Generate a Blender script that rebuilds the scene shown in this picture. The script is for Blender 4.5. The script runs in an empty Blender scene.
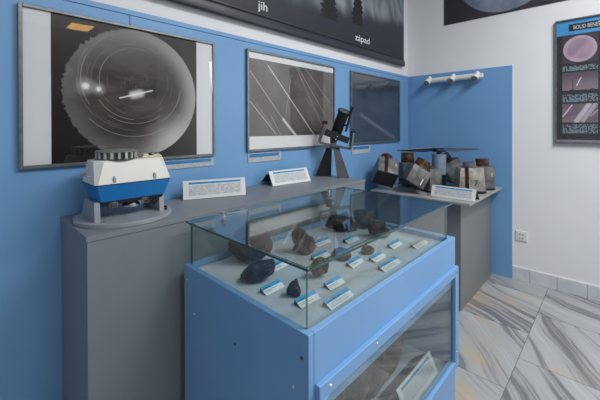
import bpy, bmesh, math, random
from mathutils import Vector, Matrix, Euler, noise
PI = math.pi
S = bpy.context.scene
COL = S.collection

# ------------------------------------------------------------------ camera
cam_d = bpy.data.cameras.new('camera')
cam = bpy.data.objects.new('camera', cam_d)
COL.objects.link(cam)
S.camera = cam
H = 1.45
_a, _p, _r = math.radians(43.6604), math.radians(.2772), math.radians(-.1351)
_f, _rt, _up = Vector((math.cos(_a), math.sin(_a), 0)), Vector((math.sin(_a), -math.cos(_a), 0)), Vector((0, 0, 1))
FW = _f*math.cos(_p) - _up*math.sin(_p)
_U = _up*math.cos(_p) + _f*math.sin(_p)
RT = _rt*math.cos(_r) + _U*math.sin(_r)
UP = _U*math.cos(_r) - _rt*math.sin(_r)
m = Matrix((RT, UP, -FW)).transposed().to_4x4()
m.translation = (0, 0, H)
cam.matrix_world = m
cam_d.sensor_width = 36
cam_d.lens = 36*332.65/600
cam_d.shift_y = (129.105-200)/600
cam_d.clip_start = .01

# ------------------------------------------------------------------ light
S.view_settings.view_transform = 'Standard'
S.view_settings.look = 'None'
S.view_settings.gamma = 1
S.view_settings.use_curve_mapping = False
S.view_settings.exposure = 0.1
w = bpy.data.worlds.new('world')
S.world = w
w.use_nodes = True
w.node_tree.nodes['Background'].inputs[0].default_value = (.8, .88, 1, 1)
w.node_tree.nodes['Background'].inputs[1].default_value = .3


def area(name, loc, target, sx, sy, power, col):
    d = bpy.data.lights.new(name, 'AREA')
    d.shape = 'RECTANGLE'
    d.size, d.size_y, d.energy, d.color = sx, sy, power, col
    o = bpy.data.objects.new(name, d)
    COL.objects.link(o)
    o.location = loc
    o.rotation_euler = (Vector(target)-Vector(loc)).to_track_quat('-Z', 'Y').to_euler()
    return o


CZ = 3.6
area('lamp_light_right', (2.05, -.85, CZ-.12), (2.05, -.85, 0), 1.5, .4, 84, (1, .985, .965))
area('lamp_light_middle', (.6, -1.9, CZ-.12), (.6, -1.9, 0), 1.5, .4, 58, (1, .985, .965))
area('window_light', (3.70, -1.88, 1.95), (0, -1.0, 1.4), .9, 1.6, 30, (.93, .96, 1))


# ------------------------------------------------------------------ helpers
def L(h):
    out = []
    for i in (0, 2, 4):
        c = int(h[i:i+2], 16)/255
        out.append(c/12.92 if c <= .04045 else ((c+.055)/1.055)**2.4)
    return (*out, 1)


class V:
    """tiny node-graph arithmetic"""
    def __init__(s, nt, sock): s.nt, s.s = nt, sock

    def _m(s, op, *a, clamp=False):
        n = s.nt.nodes.new('ShaderNodeMath')
        n.operation = op
        n.use_clamp = clamp
        for i, x in enumerate((s,)+a):
            if isinstance(x, V): s.nt.links.new(x.s, n.inputs[i])
            else: n.inputs[i].default_value = x
        return V(s.nt, n.outputs[0])

    def __add__(s, o): return s._m('ADD', o)
    __radd__ = __add__
    def __sub__(s, o): return s._m('SUBTRACT', o)
    def __rsub__(s, o): return (s*-1.0)+o
    def __mul__(s, o): return s._m('MULTIPLY', o)
    __rmul__ = __mul__
    def __truediv__(s, o): return s._m('DIVIDE', o)
    def sqrt(s): return s._m('SQRT')
    def sin(s): return s._m('SINE')
    def abs(s): return s._m('ABSOLUTE')
    def floor(s): return s._m('FLOOR')
    def fract(s): return s._m('FRACT')
    def mod(s, o): return s._m('FLOORED_MODULO', o)
    def atan2(s, o): return s._m('ARCTAN2', o)
    def lt(s, o): return s._m('LESS_THAN', o)
    def gt(s, o): return s._m('GREATER_THAN', o)
    def mx(s, o): return s._m('MAXIMUM', o)
    def mn(s, o): return s._m('MINIMUM', o)
    def pw(s, o): return s._m('POWER', o)

    def step(s, a, b):
        """smooth ramp 0..1 from a to b (a may exceed b)"""
        n = s.nt.nodes.new('ShaderNodeMapRange')
        n.interpolation_type = 'SMOOTHSTEP'
        s.nt.links.new(s.s, n.inputs['Value'])
        n.inputs['From Min'].default_value = min(a, b)
        n.inputs['From Max'].default_value = max(a, b)
        n.inputs['To Min'].default_value = 0 if a < b else 1
        n.inputs['To Max'].default_value = 1 if a < b else 0
        return V(s.nt, n.outputs['Result'])


class Mat:
    def __init__(s, name, rough=.5, metal=0, coat=0, spec=.5):
        s.m = bpy.data.materials.new(name)
        s.m.use_nodes = True
        s.nt = s.m.node_tree
        s.b = s.nt.nodes['Principled BSDF']
        s.b.inputs['Roughness'].default_value = rough
        s.b.inputs['Metallic'].default_value = metal
        s.b.inputs['Specular IOR Level'].default_value = spec
        s.b.inputs['Coat Weight'].default_value = coat
        s.b.inputs['Coat Roughness'].default_value = .03
        t = s.nt.nodes.new('ShaderNodeTexCoord')
        s.co = t.outputs['Object']

    def xyz(s):
        n = s.nt.nodes.new('ShaderNodeSeparateXYZ')
        s.nt.links.new(s.co, n.inputs[0])
        return [V(s.nt, o) for o in n.outputs]

    def vec(s, x, y=0, z=0):
        n = s.nt.nodes.new('ShaderNodeCombineXYZ')
        for i, q in enumerate((x, y, z)):
            if isinstance(q, V): s.nt.links.new(q.s, n.inputs[i])
            else: n.inputs[i].default_value = q
        return n.outputs[0]

    def noise(s, vec=None, scale=5, detail=3, rough=.5, dist=0):
        n = s.nt.nodes.new('ShaderNodeTexNoise')
        s.nt.links.new(vec or s.co, n.inputs['Vector'])
        n.inputs['Scale'].default_value = scale
        n.inputs['Detail'].default_value = detail
        n.inputs['Roughness'].default_value = rough
        n.inputs['Distortion'].default_value = dist
        return V(s.nt, n.outputs[0])

    def rnd(s, vec):
        n = s.nt.nodes.new('ShaderNodeTexWhiteNoise')
        s.nt.links.new(vec, n.inputs[0])
        return V(s.nt, n.outputs[0])

    def mix(s, f, a, b):
        n = s.nt.nodes.new('ShaderNodeMix')
        n.data_type = 'RGBA'
        n.clamp_factor = True
        if isinstance(f, V): s.nt.links.new(f.s, n.inputs[0])
        else: n.inputs[0].default_value = f
        for i, q in ((6, a), (7, b)):
            if isinstance(q, str): q = L(q)
            if isinstance(q, tuple): n.inputs[i].default_value = q
            else: s.nt.links.new(q, n.inputs[i])
        return n.outputs[2]

    def col(s, c):
        if isinstance(c, str): c = L(c)
        if isinstance(c, tuple): s.b.inputs['Base Color'].default_value = c
        else: s.nt.links.new(c, s.b.inputs['Base Color'])
        return s

    def bump(s, h, strength=.3, dist=.01):
        n = s.nt.nodes.new('ShaderNodeBump')
        n.inputs['Strength'].default_value = strength
        n.inputs['Distance'].default_value = dist
        s.nt.links.new(h.s, n.inputs['Height'])
        s.nt.links.new(n.outputs[0], s.b.inputs['Normal'])
        return s

    def rough(s, v):
        s.nt.links.new(v.s, s.b.inputs['Roughness'])
        return s


def plain(name, a, b=None, rough=.5, metal=0, scale=8, coat=0, bump=0, spec=.5, lo=.35, hi=.65):
    M = Mat(name, rough, metal, coat, spec)
    n = M.noise(scale=scale, detail=4)
    M.col(M.mix(n.step(lo, hi), a, b or a))
    if bump: M.bump(M.noise(scale=scale*25, detail=3), bump, .002)
    return M.m


def glass(name, tint, edge=False, base=.05, power=4.0, top=.94):
    m = bpy.data.materials.new(name)
    m.use_nodes = True
    nt = m.node_tree
    nt.nodes.remove(nt.nodes['Principled BSDF'])
    tr = nt.nodes.new('ShaderNodeBsdfTransparent')
    tr.inputs[0].default_value = L(tint)
    gl = nt.nodes.new('ShaderNodeBsdfGlossy')
    gl.inputs['Roughness'].default_value = .008
    lw = nt.nodes.new('ShaderNodeLayerWeight')
    lw.inputs[0].default_value = .5
    f = V(nt, lw.outputs['Facing']).pw(power)*top + base
    mx = nt.nodes.new('ShaderNodeMixShader')
    nt.links.new(f.s, mx.inputs[0])
    nt.links.new(tr.outputs[0], mx.inputs[1])
    nt.links.new(gl.outputs[0], mx.inputs[2])
    nt.links.new(mx.outputs[0], nt.nodes['Material Output'].inputs[0])
    return m


def bx(bm, c, s, bevel=0, M=None, mi=0, seg=1):
    r = bmesh.ops.create_cube(bm, size=1)
    vs = r['verts']
    for v in vs: v.co = Vector((v.co.x*s[0]+c[0], v.co.y*s[1]+c[1], v.co.z*s[2]+c[2]))
    fs = {f for v in vs for f in v.link_faces}
    for f in fs: f.material_index = mi
    if bevel:
        es = list({e for v in vs for e in v.link_edges})
        r = bmesh.ops.bevel(bm, geom=es, offset=bevel, segments=seg, affect='EDGES', profile=.5, material=mi)
        vs = list({v for f in r['faces'] for v in f.verts} | {v for v in vs if v.is_valid})
    if M is not None:
        for v in vs: v.co = M @ v.co
    return bm


def b2(bm, lo, hi, bevel=0, mi=0):
    return bx(bm, [(a+b)/2 for a, b in zip(lo, hi)], [b-a for a, b in zip(lo, hi)], bevel, mi=mi)


def cyl(bm, p0, p1, r0, r1=None, seg=24, caps=True, mi=0):
    p0, p1 = Vector(p0), Vector(p1)
    d = p1-p0
    r1 = r0 if r1 is None else r1
    M = Matrix.Translation((p0+p1)/2) @ d.to_track_quat('Z', 'Y').to_matrix().to_4x4()
    n0 = len(bm.faces)
    bmesh.ops.create_cone(bm, cap_ends=caps, segments=seg, radius1=r0, radius2=r1, depth=d.length, matrix=M)
    bm.faces.ensure_lookup_table()
    for f in bm.faces[n0:]: f.material_index = mi
    return bm


def lathe(bm, prof, seg=40, M=None):
    """prof: list of (r, z) closed at the axis by the caller"""
    rings = []
    for r, z in prof:
        if r < 1e-6: rings.append([bm.verts.new((0, 0, z))])
        else: rings.append([bm.verts.new((r*math.cos(2*PI*k/seg), r*math.sin(2*PI*k/seg), z)) for k in range(seg)])
    for a, b in zip(rings, rings[1:]):
        for k in range(seg):
            k2 = (k+1) % seg
            q = [a[k % len(a)], a[k2 % len(a)], b[k2 % len(b)], b[k % len(b)]]
            q = list(dict.fromkeys(q))
            if len(q) > 2: bm.faces.new(q)
    if M is not None:
        for ring in rings:
            for v in ring: v.co = M @ v.co
    return bm


def loft(bm, rings, mi=0):
    rr = [[bm.verts.new(p) for p in r] for r in rings]
    for a, b in zip(rr, rr[1:]):
        n = len(a)
        for k in range(n): bm.faces.new((a[k], a[(k+1) % n], b[(k+1) % n], b[k])).material_index = mi
    bm.faces.new(list(reversed(rr[0]))).material_index = mi
    bm.faces.new(rr[-1]).material_index = mi
    bmesh.ops.recalc_face_normals(bm, faces=bm.faces[:])
    return bm


def tube(bm, pts, r, seg=8):
    for a, b in zip(pts, pts[1:]):
        cyl(bm, a, b, r, r, seg)
    for p in pts[1:-1]:
        bmesh.ops.create_uvsphere(bm, u_segments=seg, v_segments=6, radius=r, matrix=Matrix.Translation(p))
    return bm


def prism(bm, poly, y0, y1, mi=0):
    """poly in (x, z), extruded along y"""
    a = [bm.verts.new((x, y0, z)) for x, z in poly]
    b = [bm.verts.new((x, y1, z)) for x, z in poly]
    n = len(poly)
    fs = [bm.faces.new(a), bm.faces.new(list(reversed(b)))]
    for k in range(n): fs.append(bm.faces.new((a[k], b[k], b[(k+1) % n], a[(k+1) % n])))
    for f in fs: f.material_index = mi
    bmesh.ops.recalc_face_normals(bm, faces=bm.faces[:])
    return bm


def NB(): return bmesh.new()


def obj(name, bm, mats, parent=None, loc=(0, 0, 0), rot=(0, 0, 0), smooth=True, label=None, kind=None):
    me = bpy.data.meshes.new(name)
    bm.to_mesh(me)
    bm.free()
    for q in (mats if isinstance(mats, (list, tuple)) else [mats]): me.materials.append(q)
    if smooth:
        me.polygons.foreach_set('use_smooth', [True]*len(me.polygons))
        me.set_sharp_from_angle(angle=math.radians(32))
    o = bpy.data.objects.new(name, me)
    COL.objects.link(o)
    o.location, o.rotation_euler = loc, rot
    if parent: o.parent = parent
    if label: o['label'] = label
    if kind: o['kind'] = kind
    return o


def tag(o, label, cat, group=None):
    o['label'], o['category'] = label, cat
    if group: o['group'] = group
    return o


def thing(name, label, cat, loc=(0, 0, 0), rot=(0, 0, 0), group=None):
    o = bpy.data.objects.new(name, None)
    o.empty_display_size = .05
    COL.objects.link(o)
    o.location, o.rotation_euler = loc, rot
    return tag(o, label, cat, group)


def struct(name, bm, mat, smooth=False):
    return obj(name, bm, mat, kind='structure', smooth=smooth)


def text(name, body, size, mat, parent, loc, rot, align='LEFT', ext=.0004, sx=1.0):
    cu = bpy.data.curves.new(name, 'FONT')
    cu.body, cu.size, cu.extrude, cu.align_x = body, size, ext, align
    t = bpy.data.objects.new('tmp', cu)
    COL.objects.link(t)
    dg = bpy.context.evaluated_depsgraph_get()
    me = bpy.data.meshes.new_from_object(t.evaluated_get(dg))
    bpy.data.objects.remove(t)
    for v in me.vertices: v.co.x *= sx
    me.materials.clear()
    me.materials.append(mat)
    o = bpy.data.objects.new(name, me)
    COL.objects.link(o)
    o.location, o.rotation_euler, o.parent = loc, rot, parent
    return o


# ------------------------------------------------------------------ materials
M_wall = plain('white_plaster', 'e2e4e7', 'e5e7ea', .85, scale=2, bump=.08)
M_ceil = plain('ceiling_paint', 'd8d8d6', 'dcdcda', .9)
M_blue = plain('blue_board', '6d9dcc', '71a1d0', .42, scale=1.5, spec=.4, bump=.02)
M_blue_case = plain('case_blue_paint', '6f9ccb', '73a0ce', .38, scale=3, bump=.02)
M_grey = plain('grey_laminate', '757d85', '798188', .45, scale=2, bump=.02)
M_greyside = plain('grey_laminate_dark', '757879', '797c7d', .42, scale=2, bump=.02)
M_slab = plain('light_grey_slab', '909292', 'a1a3a2', .5, scale=6)
M_frame = plain('brushed_grey_aluminium', '6f7678', '7b8284', .38, .6, scale=30)
M_white = plain('white_paper', 'd2d6d9', 'd6dadc', .6)
M_whitep = plain('white_plastic', 'dcdedf', 'e2e3e4', .35)
M_black = plain('black_paint', '141518', '1a1b1e', .42, scale=20)
M_blackm = plain('black_metal', '1d1f23', '26282c', .35, .4, scale=20)
M_dgrey = plain('dark_grey_metal', '4a4d52', '54575c', .4, .3, scale=15)
M_mgrey = plain('mid_grey_paint', '8b929b', '939aa2', .42, scale=10)
M_chrome = plain('polished_steel', 'd5d7d9', 'dcdee0', .18, 1)
M_teal = plain('glass_edge', '1c4a48', '24585a', .15, coat=.5)
M_glass = glass('case_glass', 'f6faf9')
M_pane = glass('picture_glass', 'fbfbfb', base=.04)
M_instw = plain('instrument_white', 'd2d3cf', 'd8d9d4', .45, scale=5)
M_instb = plain('instrument_blue', '0767ab', '0b6eb2', .42, scale=5)
M_cream = plain('cream_plastic', 'c9c4a6', 'd6d1b8', .5, scale=40)
M_strip = plain('header_blue', '1d6fa8', '2a86bd', .5, scale=12)
M_cyan = plain('label_cyan', '158ac0', '1f95ca', .5, scale=12)
M_ink = plain('printed_ink', '1c2733', '22303c', .6)
M_tray = plain('tray_felt', 'a6afba', 'aeb7c1', .75, scale=9, bump=.05)
M_steelp = plain('worn_painted_metal', '5c5e62', '7d7e80', .5, .35, scale=14, bump=.1)
M_steell = plain('worn_light_metal', '85837e', 'a7a49d', .5, .25, scale=18, bump=.1)
M_rust = plain('brown_lens_tube', '2e1f18', '634129', .45, .3, scale=22)
M_rustd = plain('dark_lens_tube', '241a18', '4a3026', .42, .3, scale=22)
M_lens = plain('lens_glass', '0a0a10', '101018', .08, 0, coat=1)
M_bluegrey = plain('blue_grey_motor', '7b93ab', '869db3', .4, .2, scale=16)
M_wood = plain('brown_door_wood', '30231b', '3e2d22', .6, scale=3)


def mk_text_print(name, bg, fg, row=.0062, dens=.42, wide=420):
    """rows of tiny unreadable print on a sheet, in object x / z"""
    M = Mat(name, .6)
    x, y, z = M.xyz()
    r = (z/row)
    inrow = r.fract().gt(.38)
    n = M.rnd(M.vec((x*wide).floor(), r.floor(), (y*wide).floor()))
    M.col(M.mix(inrow*n.gt(dens), bg, fg))
    return M.m


M_print = mk_text_print('small_print', 'ccd0d3', '8d9499', .0064, .35, 520)
M_printd = mk_text_print('small_print_light_on_dark', '1a2430', '8fa6b4', .011, .3, 130)
M_printc = mk_text_print('caption_print', 'b4bec4', '8f9aa0', .007, .5, 420)


def mk_strip():
    M = Mat('title_strip_blue', .5)
    x, y, z = M.xyz()
    n = M.rnd(M.vec((x*160).floor(), 0, 0))
    t = x.lt(-.0)*n.gt(.35)*((z/.012).fract()-.5).abs().lt(.25)
    M.col(M.mix(t*.5, '2387c0', '15405e'))
    return M.m


M_title = mk_strip()


def mk_floor():
    M = Mat('striped_marble_tiles', .32, spec=.45)
    x, y, z = M.xyz()
    W_, D_ = .676, .452
    row = ((y-.447)/D_)
    ri = row.floor()
    xo = (x-2.113)/W_ + ri.mod(2)*.5
    xi = xo.floor()
    fx, fy = xo.fract(), row.fract()
    idv = M.vec(xi, ri, 3.7)
    r1 = M.rnd(idv)
    r2 = M.rnd(M.vec(xi, ri, 9.1))
    r3 = M.rnd(M.vec(xi, ri, 5.3))
    # slow wobble then directional stripes
    wob = M.noise(M.vec(x, y, r1*20), 1.8, 2, .4)*.20
    ang = (r2-.5)*1.6 - .8
    tid = xi + ri*10
    for k, v in ((0, -.65), (1, -1.12), (-9, -.50), (-8, -1.08), (-10, -.62)):
        hit = (tid-k).abs().lt(.5)
        ang = ang*(1-hit) + hit*v
    ca, sa = (ang+PI/2).sin(), ang.sin()
    t = x*sa + y*ca + wob
    s_ = x*ca - y*sa
    v1 = M.noise(M.vec(t*8.5 + r1*40, s_*.45, r2*30), 1.0, 6, .62)
    v2 = M.noise(M.vec(t*38 + r2*40, s_*1.2, r1*30), 1.0, 4, .6)
    band = (v1*.62+v2*.38)
    c = M.mix(band.step(.41, .52), '6b6c71', 'a3a6a8')
    c = M.mix(band.step(.54, .68), c, 'b6b8b9')
    warm = M.noise(M.vec(x, y, r3*20), 1.9, 2, .5).step(.58, .68)*v1.step(.38, .52)
    c = M.mix(warm*.5, c, 'b9a07c')
    sp = M.noise(scale=160, detail=2)
    c = M.mix(sp.step(.35, .65)*.12, c, '8e8f90')
    g = (fx.mn(fx*-1+1)*W_).mn(fy.mn(fy*-1+1)*D_)
    gm = g.lt(.0022)
    c = M.mix(gm*.75, c, '5f5a55')
    M.col(c)
    M.rough(gm*.5+.3+band*.08)
    return M.m


M_floor = mk_floor()


def mk_base():
    M = Mat('grey_skirting_tiles', .4)
    n = M.noise(scale=9, detail=4)
    M.col(M.mix(n.step(.3, .7), 'c3c9d2', 'ced3da'))
    return M.m


M_base = mk_base()

# ------------------------------------------------------------------ room
XR, YB, XL, YF = 3.71, 1.787, -2.2, -5.2
bm = NB(); b2(bm, (XL-.1, YF-.1, -.06), (XR+.1, YB+.1, 0)); struct('floor', bm, M_floor)
bm = NB(); b2(bm, (XL-.1, YF-.1, CZ), (XR+.1, YB+.1, CZ+.06)); struct('ceiling', bm, M_ceil)
bm = NB(); b2(bm, (XL-.1, YB, 0), (XR+.1, YB+.1, CZ)); struct('wall_back', bm, M_wall)
WY0, WY1, WZ0, WZ1 = -2.36, -1.40, 1.13, 2.77
bm = NB()
b2(bm, (XR, YF-.1, 0), (XR+.1, WY0, CZ)); b2(bm, (XR, WY1, 0), (XR+.1, YB, CZ))
b2(bm, (XR, WY0, 0), (XR+.1, WY1, WZ0)); b2(bm, (XR, WY0, WZ1), (XR+.1, WY1, CZ))
struct('wall_right', bm, M_wall)
bm = NB(); b2(bm, (XL-.1, YF-.1, 0), (XL, YB, CZ)); struct('wall_left', bm, M_wall)
bm = NB(); b2(bm, (XL, YF-.1, 0), (XR, YF, CZ)); struct('wall_front', bm, M_wood)
bm = NB()
b2(bm, (XR+.02, WY0, WZ0), (XR+.07, WY1, WZ0+.05)); b2(bm, (XR+.02, WY0, WZ1-.05), (XR+.07, WY1, WZ1))
for y in (WY0, (WY0+WY1)/2-.025, WY1-.05): b2(bm, (XR+.02, y, WZ0+.05), (XR+.07, y+.05, WZ1-.05))
win = struct('window_1', bm, M_whitep)
bm = NB(); b2(bm, (-.2, YF, 0), (.75, YF+.04, 2.1), .004); dr = struct('door_1', bm, M_wood)
bm = NB(); cyl(bm, (.66, YF+.04, 1.02), (.66, YF+.09, 1.02), .01); cyl(bm, (.66, YF+.085, 1.02), (.54, YF+.085, 1.02), .009)
obj('door_handle', bm, M_chrome, dr)

M_diff = plain('lamp_diffuser', 'f4f4f2', 'f8f8f6', .6)
for lab, x, y in (('ceiling light box nearest the room corner', 2.05, -.85), ('ceiling light box further from the corner', .6, -1.9)):
    t = thing('ceiling_light', lab, 'lamp', (x, y, CZ), group='white ceiling light boxes')
    bm = NB(); b2(bm, (-.78, -.23, -.07), (.78, .23, 0), .004); obj('housing', bm, M_whitep, t)
    bm = NB(); b2(bm, (-.75, -.2, -.085), (.75, .2, -.07), .004); obj('diffuser', bm, M_diff, t)

M_warm = bpy.data.materials.new('warm_lamp_glow')
M_warm.use_nodes = True
M_warm.node_tree.nodes['Principled BSDF'].inputs['Emission Color'].default_value = (1, .52, .12, 1)
M_warm.node_tree.nodes['Principled BSDF'].inputs['Emission Strength'].default_value = 7
wl = thing('ceiling_light', 'warm orange ceiling lamp at the far end of the room', 'lamp', (1.86, -4.6, CZ))
bm = NB(); b2(bm, (-.22, -.28, -.05), (.22, .28, 0), .004); obj('housing', bm, M_whitep, wl)
bm = NB(); b2(bm, (-.19, -.25, -.06), (.19, .25, -.05), .003); obj('diffuser', bm, M_warm, wl)

# baseboard of grey tiles on the right wall (each tile cut by a thin joint)
bm = NB()
ys = [.727, .588, .385, .182, -.021, -.224, -.427, -.63, -.833, -1.1, -1.4, -1.7, -2.0, -2.3, -2.6, -2.9, -3.2]
for a, b in zip(ys, ys[1:]): b2(bm, (XR-.012, b+.001, 0), (XR, a-.001, .12), .0015)
struct('baseboard_right', bm, M_base)
# fillet of white grout above it
bm = NB(); b2(bm, (XR-.006, -3.2, .12), (XR, .727, .126)); struct('trim_1', bm, M_wall)

# blue lining boards
bp = thing('wall_panel', 'long blue board panel lining the lower wall behind the framed photographs', 'panel', (0, YB, 0), group='blue wall boards')
bm = NB(); b2(bm, (-2.19, -.022, 0), (.617, 0, 2.013), .0015); obj('board', bm, M_blue, bp)
bm = NB(); b2(bm, (.619, -.022, 0), (3.689, 0, 2.013), .0015); obj('board', bm, M_blue, bp)
bm = NB(); b2(bm, (-2.19, -.022, 2.0155), (3.689, 0, 2.041), .0015); obj('top_strip', bm, M_blue, bp)
rp = thing('wall_panel', 'blue board on the right wall under the white rail of spotlights', 'panel', (XR, 0, 0), group='blue wall boards')
bm = NB(); b2(bm, (-.021, .727, 0), (0, YB-.023, 2.039), .0015); obj('board', bm, M_blue, rp)
M_cap = plain('screw_cap_pale_blue', '86a9cc', '8aadd0', .4)
for y, z in ((.83, 1.83), (.83, 1.05), (.83, .3), (1.66, 1.80)):
    bm = NB(); cyl(bm, (-.0235, y, z), (-.021, y, z), .006, seg=12); obj('screw_cap', bm, M_cap, rp)

# socket
so = thing('power_socket', 'white double wall socket low on the white wall beside blue board', 'socket', (XR, .655, .385))
bm = NB(); b2(bm, (-.012, -.048, -.01), (0, .045, .085), .004); obj('cover_plate', bm, M_whitep, so)
for z in (.019, .056):
    bm = NB(); b2(bm, (-.0145, -.028, z-.013), (-.012, .025, z+.013), .001); obj('socket_insert', bm, M_whitep, so)
    for y in (-.013, .01):
        bm = NB(); cyl(bm, (-.0155, y, z), (-.0144, y, z), .0045, seg=12); obj('pin_hole', bm, M_blackm, so)


# ------------------------------------------------------------------ framed photographs on the back wall
def shader_print(name, fn, rough=.35):
    M = Mat(name, rough)
    x, y, z = M.xyz()
    M.col(fn(M, x, y, z))
    return M.m


def seg(M, x, z, a, b, w, soft=.5):
    (x0, z0), (x1, z1) = a, b
    dx, dz = x1-x0, z1-z0
    l2 = dx*dx+dz*dz
    t = (((x-x0)*dx + (z-z0)*dz)/l2).mx(0).mn(1)
    ex, ez = x-x0-t*dx, z-z0-t*dz
    return (ex*ex+ez*ez).sqrt().step(w*(1+soft), w*.4)


def photo_allsky(M, x, y, z):
    # origin at the disc centre, disc radius about .318
    ang = z.atan2(x)
    r = (x*x+z*z).sqrt()
    rag = M.noise(M.vec(ang*4, 0, 0), 3, 4, .7)
    left = x.step(.05, -.2)
    edge = r + (rag-.42)*.06*left
    inside = edge.step(.322, .317)
    n = M.noise(M.vec(x*1.2, z*3.2, 0), 3.2, 4, .55, .6)
    base = M.mix(n.step(.35, .68), '332f2d', '57524f')
    rim = r.step(.20, .318)
    base = M.mix(rim*(.22+.6*x.step(-.15, .3)), base, 'b9b8b8')
    base = M.mix(z.step(.05, .3)*.35, base, '9a9896')
    low = ((x-.2)*(x-.2)+(z+.26)*(z+.26)).sqrt().step(.2, .0)
    base = M.mix(low*.75, base, 'd6d6d6')
    # star trails: arcs round a pole near the middle top
    px, pz = x+.01, z-.06
    pr = (px*px+pz*pz).sqrt()
    pa = pz.atan2(px)
    rk = M.rnd(M.vec((pr*170).floor(), 3, 0))
    ak = M.noise(M.vec((pr*170).floor()*3.7, pa*1.1, 0), 1, 1)
    tr = rk.gt(.72)*ak.step(.52, .6)*((pr*170).fract()-.5).abs().lt(.28)
    base = M.mix(tr*.16, base, 'c8c6c4')
    for k, (rr, a0, a1) in enumerate(((.235, 2.7, 3.7), (.19, -2.6, -1.6), (.24, -1.0, -.1), (.16, 2.4, 3.6), (.21, -2.2, -.9), (.275, -2.4, -1.0))):
        mm = (pr-rr).abs().step(.0022, .0008)
        a = pa if a1 < 3.2 else (pa+2*PI).mod(2*PI)
        base = M.mix(mm*a.gt(a0)*a.lt(a1)*.38, base, 'd8d6d4')
    # the fireball and the moon
    base = M.mix(seg(M, x, z, (-.08, -.026), (.075, .022), .0022, 1.5), base, 'f4f4f2')
    base = M.mix(seg(M, x, z, (-.02, -.007), (.016, .003), .005, 5)*.8, base, 'ffffff')
    for cx, cz, rr in ((-.225, .020, .022), (-.172, .010, .016)):
        d = ((x-cx)*(x-cx)+(z-cz)*(z-cz)).sqrt()
        base = M.mix(d.step(rr, rr*.3), base, 'ffffff')
        base = M.mix(d.step(rr*2.6, 0)*.35, base, 'ffffff')
    outn = M.noise(M.vec(x*2, z*5, 4), 3, 4, .6)
    out = M.mix(outn.step(.3, .75), '08070a', '1c191c')
    c = M.mix(inside, out, base)
    # white paper strips either side
    wh = (x.lt(-.353)).mx(x.gt(.327))
    return M.mix(wh, c, 'e6eaef')


def photo_trails(M, x, y, z):
    n = M.noise(M.vec(x*1.5, z, 0), 4, 4, .6)
    c = M.mix(n.step(.3, .7), '4a4241', '686160')
    g = M.noise(scale=220, detail=1)
    c = M.mix(g.step(.3, .7)*.2, c, '7a7472')
    for a, b, w_, s_ in (((1.518, 1.879), (2.008, 1.384), .0055, .95), ((1.363, 1.822), (1.661, 1.51), .003, .7),
                         ((1.661, 1.51), (1.788, 1.393), .013, 1), ((1.362, 1.623), (1.593, 1.402), .0035, .8),
                         ((1.805, 1.917), (2.13, 1.563), .003, .6), ((1.896, 1.908), (2.202, 1.658), .003, .5),
                         ((1.746, 1.838), (1.688, 1.551), .0025, .5), ((1.542, 1.537), (1.633, 1.402), .003, .5),
                         ((1.408, 1.616), (1.55, 1.46), .0022, .45), ((1.79, 1.915), (2.094, 1.473), .0025, .55),
                         ((1.9, 1.68), (2.22, 1.42), .002, .35)):
        c = M.mix(seg(M, x, z, a, b, w_*.8)*(s_*.85), c, 'e3e0de')
    wh = z.gt(1.912).mx(z.lt(1.391))
    return M.mix(wh, c, 'e9ecef')


def photo_blue(M, x, y, z):
    n = M.noise(M.vec(x*.6, z*2.5, 0), 4, 4, .55, .4)
    c = M.mix(n.step(.3, .7), '303843', '434b57')
    c = M.mix(z.step(1.86, 1.93)*.5, c, '6b6a6c')
    c = M.mix(seg(M, x, z, (2.677, 1.567), (3.32, 1.334), .012, 1.5)*.45, c, '8b8f9a')
    return c


def frame(label, x0, x1, z0, z1, fn, mname, origin, w_=.014):
    t = thing('framed_photograph', label, 'picture', (0, 1.765, 0), group='framed photographs on the blue wall')
    bm = NB()
    b2(bm, (x0, -.022, z0), (x0+w_, 0, z1), .0015); b2(bm, (x1-w_, -.022, z0), (x1, 0, z1), .0015)
    b2(bm, (x0+w_, -.022, z0), (x1-w_, 0, z0+w_), .0015); b2(bm, (x0+w_, -.022, z1-w_), (x1-w_, 0, z1), .0015)
    obj('frame', bm, M_frame, t)
    bm = NB()
    ox, oz = origin
    b2(bm, (x0+w_-ox, -.012, z0+w_-oz), (x1-w_-ox, -.002, z1-w_-oz))
    obj('print', bm, shader_print(mname, fn), t, (ox, 0, oz), smooth=False)
    bm = NB(); b2(bm, (x0+w_, -.018, z0+w_), (x1-w_, -.015, z1-w_)); obj('glass_pane', bm, M_pane, t, smooth=False)
    return t


frame('framed photograph of a round all-sky image with white side strips', .187, 1.0925, 1.282, 1.9588, photo_allsky, 'allsky_photo', (.648, 1.622))
frame('framed photograph of diagonal star trails with white strips above and below', 1.3334, 2.2629, 1.291, 1.968, photo_trails, 'trails_photo', (0, 0))
frame('plain dark blue-grey framed photograph nearest the room corner', 2.5037, 3.44, 1.293, 1.9666, photo_blue, 'dusk_photo', (0, 0))

for x0, x1, z0, z1, lab in ((.72, 1.092, 1.223, 1.272, 'narrow caption plate with blue header below the round all-sky photograph'),
                            (1.348, 1.644, 1.217, 1.280, 'caption plate with blue header below the star trails photograph'),
                            (2.534, 2.84, 1.201, 1.279, 'small caption plate under the plain dark blue photograph')):
    t = thing('caption_plate', lab, 'caption', ((x0+x1)/2, 1.765, z0), group='caption plates under the framed photographs')
    hw, hh = (x1-x0)/2, z1-z0
    bm = NB(); b2(bm, (-hw, -.006, 0), (hw, 0, hh), .0008); obj('plate', bm, M_printc, t)
    bm = NB(); b2(bm, (-hw+.012, -.0075, hh*.55), (hw-.02, -.006, hh*.9)); obj('header_strip', bm, M_strip, t, smooth=False)

# ------------------------------------------------------------------ banner above
bn = thing('banner', 'large dark roll-down banner of pine trees hanging high on back wall', 'banner', (0, YB, 0))


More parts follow.
